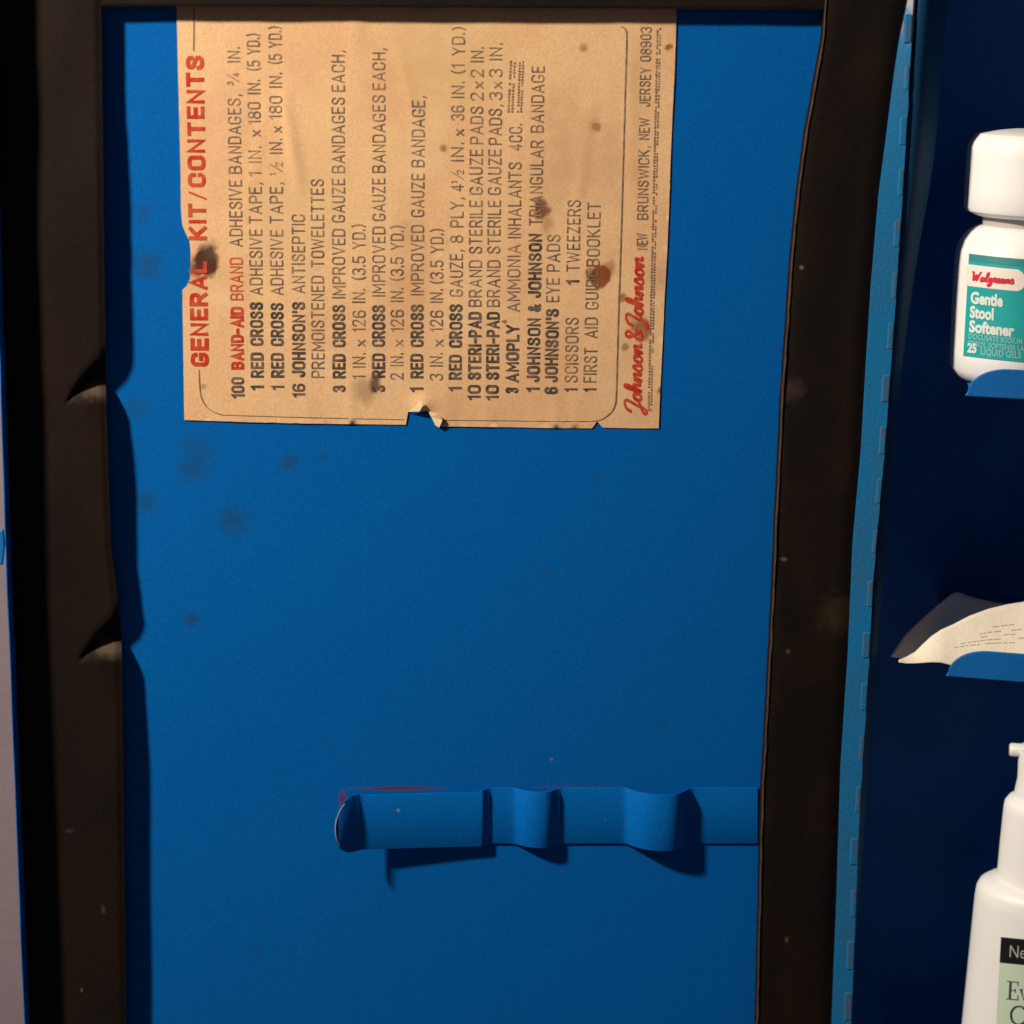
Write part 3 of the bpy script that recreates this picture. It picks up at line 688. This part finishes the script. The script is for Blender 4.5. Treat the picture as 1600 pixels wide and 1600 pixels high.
# ---- generic lathe with own local frame
def lathe(name, axis_x, h, prof, m, parent, root, nseg=96, sy=1.0, ridge=None, smooth=True, sharp=40):
    V = []; Fc = []
    for (r, z) in prof:
        for i in range(nseg):
            t = 2 * math.pi * i / nseg; rr_ = r
            if ridge and ridge[0] < z < ridge[1]: rr_ = r - ridge[2] * (i % 2)
            V.append(CL(axis_x + rr_ * math.cos(t), z, h + rr_ * sy * math.sin(t)))
    for k in range(len(prof) - 1):
        for i in range(nseg): Fc.append((k*nseg+i, k*nseg+(i+1) % nseg, (k+1)*nseg+(i+1) % nseg, (k+1)*nseg+i))
    Fc += [tuple(range(nseg)), tuple(range(len(prof)*nseg - nseg, len(prof)*nseg))]
    o = fixn(obj(name, V, Fc, m, parent, root, smooth=smooth)); o.data.set_sharp_from_angle(angle=math.radians(sharp))
    return o
whitem = mat('white_plastic', (.79, .83, .86), .42, .4, bump=.08, bscale=500, grain=.02)
capm = mat('white_cap_plastic', (.79, .83, .86), .5, .35, bump=.12, bscale=700)
# ---- small pill bottle
H1 = -.0215
ax1 = c_loc(CI(1594, 470, H1))[0]
def prof_from(pts, ax, h, h_sil=None):
    out = []
    for (x, y) in pts:
        lx, lz, _ = c_loc(CI(x, y, h)); out.append((ax - lx, lz))
    return out
zb = Z1 + .0002
raw = prof_from([(1488, 582), (1483.5, 570), (1484, 545), (1487, 480), (1491, 410), (1494, 388), (1501, 372), (1512, 360), (1523, 353), (1531, 350)], ax1, H1)
raw = [(r, max(z, zb + .0022)) for r, z in raw]
r0 = raw[0][0]
body_prof = [(r0 - .0045, zb), (r0 - .0022, zb + .0006), (r0 - .0006, zb + .0020)] + [(r, z) for r, z in raw if z > zb + .0024]
pb = empty('pill_bottle', CL(ax1, zb, H1), 'small white pill bottle with ribbed cap and teal label on the upper shelf', 'pill bottle')
lathe('bottle_body', ax1, H1, body_prof, whitem, pb, pb)
nk = prof_from([(1534, 352), (1534, 332)], ax1, H1)
lathe('bottle_neck', ax1, H1, nk, mat('grey_seal', (.42, .40, .40), .5), pb, pb)
cp = prof_from([(1525, 335), (1508, 327), (1505.5, 321), (1507, 290), (1510, 240), (1511.5, 227), (1515.5, 219), (1526, 208.5), (1529, 207), (1560, 203), (1585, 201)], ax1, H1)
cp = cp + [(.001, cp[-1][1] + .0001)]
lathe('bottle_cap', ax1, H1, cp, capm, pb, pb, nseg=120, ridge=(cp[2][1] + .0008, cp[5][1] - .0004, .00042))
# label wrapped on the body: px -> cylinder
def wrap(ax, h, rr_, sy=1.0):
    """returns map from photo pixel to the point on a (elliptic) cylinder of radius rr_(z), a bit proud"""
    def fn(px, py, off=0.0):
        o = CAM; r = ray(px, py)
        lo_, hi = .45, .75
        ox = (o - Q).dot(uc); oh = (o - Q).dot(nc); rx = r.dot(uc); rh = r.dot(nc)
        oz = o.z - Q.z; z = 0
        R_ = rr_(None)
        for _ in range(4):
            R_e = R_ + off
            A = rx*rx + (rh/sy)**2; B = 2*((ox-ax)*rx + (oh-h)*rh/sy/sy); C_ = (ox-ax)**2 + ((oh-h)/sy)**2 - R_e**2
            disc = B*B - 4*A*C_
            t = (-B - math.sqrt(max(disc, 0))) / (2*A)
            z = oz + r.z * t; R_ = rr_(z)
        return Q + uc * (ox + rx*t) + nc * (oh + rh*t) + UP * z
    return fn
bp = [p for p in body_prof]
def rad1(z):
    if z is None: return bp[6][0]
    for a, b in zip(bp, bp[1:]):
        if a[1] <= z <= b[1]: return a[0] + (b[0]-a[0])*(z-a[1])/(b[1]-a[1]+1e-9)
    return bp[4][0]
W1 = wrap(ax1, H1, rad1)
def patchmesh(name, fn, us, vs, m, parent, root, off):
    V = [fn(u, v, off) for v in vs for u in us]; n_ = len(us)
    Fc = [(j*n_+i, j*n_+i+1, (j+1)*n_+i+1, (j+1)*n_+i) for j in range(len(vs)-1) for i in range(n_-1)]
    return obj(name, V, Fc, m, parent, root, smooth=True)
TEAL = mat('teal_label', (.018, .37, .40), .4, .4, mottle=.2, mscale=60)
TEALD = mat('dark_teal_print', (.04, .24, .27), .4, .4)
WPR = mat('white_print', (.62, .74, .74), .5, .3); LPR = mat('pale_teal_print', (.19, .50, .52), .5, .3); RPR = mat('red_print', (.55, .03, .05), .5, .3); WLB = mat('white_label_paper', (.78, .74, .72), .4, .4)
# label frame: straight in photo, sloping; (u: 0..1.9 across with 1 = frame edge, v 0..1 down)
def LF(u, v):   # bilinear from corner pixels, extended to the right with the curve of the bottle
    xt = 1514 + 88*u; yt = 396 + 12.0*u - 3.0*u*u
    xb_ = 1505 + 97*u; yb_ = 556 + 13*u - 2.5*u*u
    return xt + (xb_-xt)*v, yt + (yb_-yt)*v
def L1(u, v, off): return W1(*LF(u, v), off)
uu = [i * 1.90 / 30 for i in range(31)]
tl = patchmesh('bottle_label', L1, uu, [.0 + i * 1.0 / 16 for i in range(17)], TEAL, pb, pb, .00016)
# dark rule on top, white pill with the shop's cursive name
patchmesh('label_top_rule', L1, uu, [0, .035, .07], TEALD, tl, pb, .00026)
ink = Ink(); vs = []
pillp = [(-.03, .105), (.86, .105), (.93, .12), (.975, .16), (.99, .21), (.975, .26), (.93, .30), (.86, .315), (-.03, .315)]
V = []; Fc = []
rowsn = 9
for j in range(rowsn):
    v = .105 + .21 * j / (rowsn - 1); k = abs(v - .21) / .105; xr_ = .87 + .13 * math.sqrt(max(0, 1 - k*k))
    for i in range(13): V.append(L1(-.03 + (xr_ + .03) * i / 12, v, .00026))
Fc = [(j*13+i, j*13+i+1, (j+1)*13+i+1, (j+1)*13+i) for j in range(rowsn-1) for i in range(12)]
obj('white_name_panel', V, Fc, WLB, tl, pb, smooth=True)
ink = Ink(); script(ink, 'Walgreens', lambda u, v: L1(.06 + .74*u, .262 - .012*u - v * .095, .00038), .15); ink.build('red_script_lettering', RPR, tl, pb)
ink = Ink()
def bt(ink, s, u0, u1, vb, cap, off=.03): ink.text(s, lambda a, b: L1(u0 + (u1-u0)*a, vb - cap*b, .00030), off)
bt(ink, 'Gentle', .07, .62, .475, .105, .045); bt(ink, 'Stool', .07, .47, .615, .105, .045); bt(ink, 'Softener', .07, .82, .755, .105, .045); bt(ink, '25', .06, .21, .955, .085, .05)
ink.build('white_lettering', WPR, tl, pb)
ink = Ink(); bt(ink, 'DOCUSATE SODIUM 100 MG', .07, 1.3, .825, .05, .03); bt(ink, 'STOOL SOFTENER LAXATIVE', .07, 1.3, .895, .05, .03); bt(ink, 'LIQUID GELS', .28, .94, .965, .06, .035)
ink.build('pale_lettering', LPR, tl, pb)

# ---- lotion bottle with pump, on the lower shelf
H2 = -.021
ax2 = c_loc(CI(1655, 1480, H2))[0]
lb = empty('pump_bottle', CL(ax2, Z3, H2), 'large white lotion pump bottle with black and mint label, below the leaflet', 'pump bottle')
low = prof_from([(1480, 1790), (1486, 1760), (1503, 1600), (1515, 1480), (1523, 1400), (1526, 1384), (1531, 1376), (1541, 1371), (1556, 1368)], ax2, H2)
low = [(low[0][0] - .002, Z3 + .0002), (low[0][0], Z3 + .002)] + [p for p in low if p[1] > Z3 + .004]
lathe('bottle_body', ax2, H2, low, whitem, lb, lb, sy=.62)
c2 = prof_from([(1555, 1392), (1557, 1375), (1562, 1320), (1568, 1262), (1570, 1252), (1576, 1245), (1584, 1243)], ax2, H2)
lathe('pump_collar', ax2, H2, c2, capm, lb, lb, sy=.62)
c3 = prof_from([(1584, 1248), (1586, 1232), (1590, 1215), (1591, 1188), (1592, 1168)], ax2, H2)
c3 = [(r, z) for r, z in c3]
lathe('pump_stem', ax2, H2, c3, capm, lb, lb, sy=.62)
nozm = mat('frosted_plastic', (.74, .77, .78), .3, .5)
_, zn0, _ = c_loc(CI(1590, 1184, H2)); xn, zn1, _ = c_loc(CI(1578, 1163, H2))
zc_ = (zn0 + zn1) / 2 + .0004; rn_ = (zn1 - zn0) * .5
V, Fc = cyl(CL(xn, zc_, H2), CL(ax2, zc_ + .0006, H2), rn_, 28)
fixn(obj('pump_nozzle', V, Fc, nozm, lb, lb, smooth=True)).data.set_sharp_from_angle(angle=math.radians(55))
zt_ = zn1 - .0006
lathe('pump_head', ax2, H2, [(.0105, zt_ - .004), (.0112, zt_ - .003), (.0112, zt_ + .0052), (.0104, zt_ + .0062), (.008, zt_ + .0066)], capm, lb, lb)
def rad2(z):
    if z is None: return low[4][0]
    for a, b in zip(low, low[1:]):
        if a[1] <= z <= b[1]: return a[0] + (b[0]-a[0])*(z-a[1])/(b[1]-a[1]+1e-9)
    return low[4][0]
W2 = wrap(ax2, H2, rad2, .62)
def LG(u, v):   # u: px from left edge of the black box, v: px down
    return 1564 + u - .055 * v, 1464 + v + .115 * u - .0004*u*u
def L2(u, v, off): return W2(*LG(u, v), off)
MINT = mat('mint_label', (.50, .66, .54), .5, .3); BLK = mat('black_label', (.008, .008, .009), .35, .5); TXT = mat('dark_print', (.03, .05, .045), .5, .3); SIL = mat('pale_grey_print', (.42, .42, .43), .5, .3)
l2 = patchmesh('bottle_label', L2, [i*8 for i in range(22)], [39 + i*15 for i in range(15)], MINT, lb, lb, .00016)
patchmesh('black_name_band', L2, [i*8 for i in range(22)], [0, 10, 20, 30, 40], BLK, l2, lb, .00026)
ink = Ink(); ink.text('Neutrogena', lambda a, b: L2(15 + 104*a, 30 - 19*b, .00040), -.008); ink.build('thin_lettering', SIL, l2, lb)
ink = Ink()
def P2(x, y): return L2(x, y, .00032)
def rect(x0, y0, x1, y1): ink.add([P2(x0, y0), P2(x1, y0), P2(x1, y1), P2(x0, y1)], [(0, 1, 2, 3)])
# serif E, v and C
rect(17, 68, 20.5, 95); rect(13.5, 67, 31, 68.6); rect(13.5, 94.4, 32, 96); rect(20.5, 80.5, 27, 82); rect(29.6, 68.6, 31, 73.5); rect(30.6, 88, 32, 94.4); rect(26, 77.8, 27.2, 84.6)
ink.ribbon([(35.5, 79), (41, 95), (46, 79)], 2.6, P2, 1); rect(33, 78, 38.5, 79.3); rect(43.5, 78, 49, 79.3)
ink.ribbon([(44, 110), (37, 105), (28, 107), (23, 114), (22.5, 122), (26, 130), (34, 133.5), (41, 131), (45, 127)], 3.0, P2)
rect(43.6, 105, 45, 113)
ink.build('dark_lettering', TXT, l2, lb)

# ---- folded leaflet on the middle shelf
pm = mat('leaflet_paper', (.76, .72, .62), .8, .2, bump=.2, bscale=500, grain=.05)
pm2 = mat('leaflet_back_paper', (.84, .76, .68), .8, .2, bump=.2, bscale=500)
lf = empty('folded_leaflet', CL(.05, Z2, -.012), 'folded white printed leaflet lying bent behind the lip of the middle shelf', 'leaflet')
T1 = [(1404, 1031), (1416, 1026), (1430, 1018), (1440, 1008), (1455, 994), (1470, 984), (1490, 975), (1515, 962), (1545, 951), (1575, 944), (1600, 940), (1660, 934), (1740, 932)]
B1 = [(1404, 1034), (1416, 1036), (1430, 1036), (1440, 1035.5), (1455, 1034.5), (1470, 1035), (1490, 1040), (1515, 1044), (1545, 1047), (1575, 1051), (1600, 1053), (1660, 1060), (1740, 1068)]
def hfront(u, v):   # v 0 = bottom (near lip) .. 1 top (leans back)
    return -.0008 - .0016 * sstep(u * 3) - v * (.006 + .020 * u) + .0012 * math.sin(u * 9) * v
V = []; Fc = []; NV = 14
cols = []
for i in range(len(T1) - 1):
    for k in range(3):
        t = k / 3; cols.append((tuple(T1[i][q]*(1-t)+T1[i+1][q]*t for q in (0, 1)), tuple(B1[i][q]*(1-t)+B1[i+1][q]*t for q in (0, 1))))
cols.append((T1[-1], B1[-1]))
front_pt = {}
def FP(ci, v, off=0):
    (tx, ty), (bx, by) = cols[ci]; u = (bx - 1404) / 336
    bow = .0
    return CI(bx + (tx-bx)*v, by + (ty-by)*v, hfront(u, v) + off)
for ci in range(len(cols)):
    for j in range(NV): V.append(FP(ci, j / (NV - 1)))
for ci in range(len(cols) - 1):
    for j in range(NV - 1): a = ci*NV+j; Fc.append((a, a+NV, a+NV+1, a+1))
fp = obj('front_page', V, Fc, pm, lf, lf, smooth=True)
s_ = fp.modifiers.new('solid', 'SOLIDIFY'); s_.thickness = .00012; s_.offset = -1
# back page, rising behind and turned away from the light
T3 = [(1391, 1024), (1402, 1008), (1416, 990), (1432, 975), (1450, 959), (1470, 942), (1487, 928), (1497, 925), (1510, 930), (1530, 936), (1560, 942), (1600, 946), (1700, 950)]
V = []; Fc = []; NB = 8
for i, (tx, ty) in enumerate(T3):
    bx, by = [(1392, 1026), (1404, 1028), (1412, 1029), (1424, 1026), (1440, 1022), (1458, 1020), (1476, 1018), (1492, 1015), (1510, 1012), (1530, 1008), (1560, 1004), (1600, 1002), (1700, 1002)][i]
    for j in range(NB):
        v = j / (NB - 1); V.append(CI(bx + (tx-bx)*v, by + (ty-by)*v, -.0085 - .0135 * min(1, i / 6) - .018 * max(0, min(1, (i - 5) / 3)) - .002 * v + .001 * math.sin(v * 3)))
for i in range(len(T3) - 1):
    for j in range(NB - 1): a = i*NB+j; Fc.append((a, a+NB, a+NB+1, a+1))
bpg = obj('back_page', V, Fc, pm2, lf, lf, smooth=True)
s_ = bpg.modifiers.new('solid', 'SOLIDIFY'); s_.thickness = .00012; s_.offset = -1
# tiny print on the front page
ink = Ink(); rnd = random.Random(11)
def colat(px):
    for k in range(len(cols) - 1):
        if cols[k][1][0] <= px <= cols[k+1][1][0]: return k, (px - cols[k][1][0]) / (cols[k+1][1][0] - cols[k][1][0])
    return len(cols) - 2, 1.0
def onleaf(px, v):
    k, t = colat(px); return FP(k, v, .00022) * (1 - t) + FP(k + 1, v, .00022) * t
for (v0, x0, x1, dns) in ((.44, 1490, 1735, .85), (.50, 1500, 1735, .7), (.56, 1520, 1735, .5), (.62, 1530, 1735, .5), (.27, 1568, 1735, .75), (.17, 1558, 1735, .8), (.70, 1550, 1735, .4)):
    x = x0
    while x < x1:
        l = rnd.uniform(3, 11)
        if rnd.random() < dns:
            a = onleaf(x, v0 - .006); b = onleaf(x + l, v0 - .006); c = onleaf(x + l, v0 + .006); e = onleaf(x, v0 + .006)
            ink.add([a, b, c, e], [(0, 1, 2, 3)])
        x += l + rnd.uniform(1, 3)
ink.build('small_print', mat('leaflet_print', (.56, .50, .42), .7, .2), fp, lf, kind='stuff')
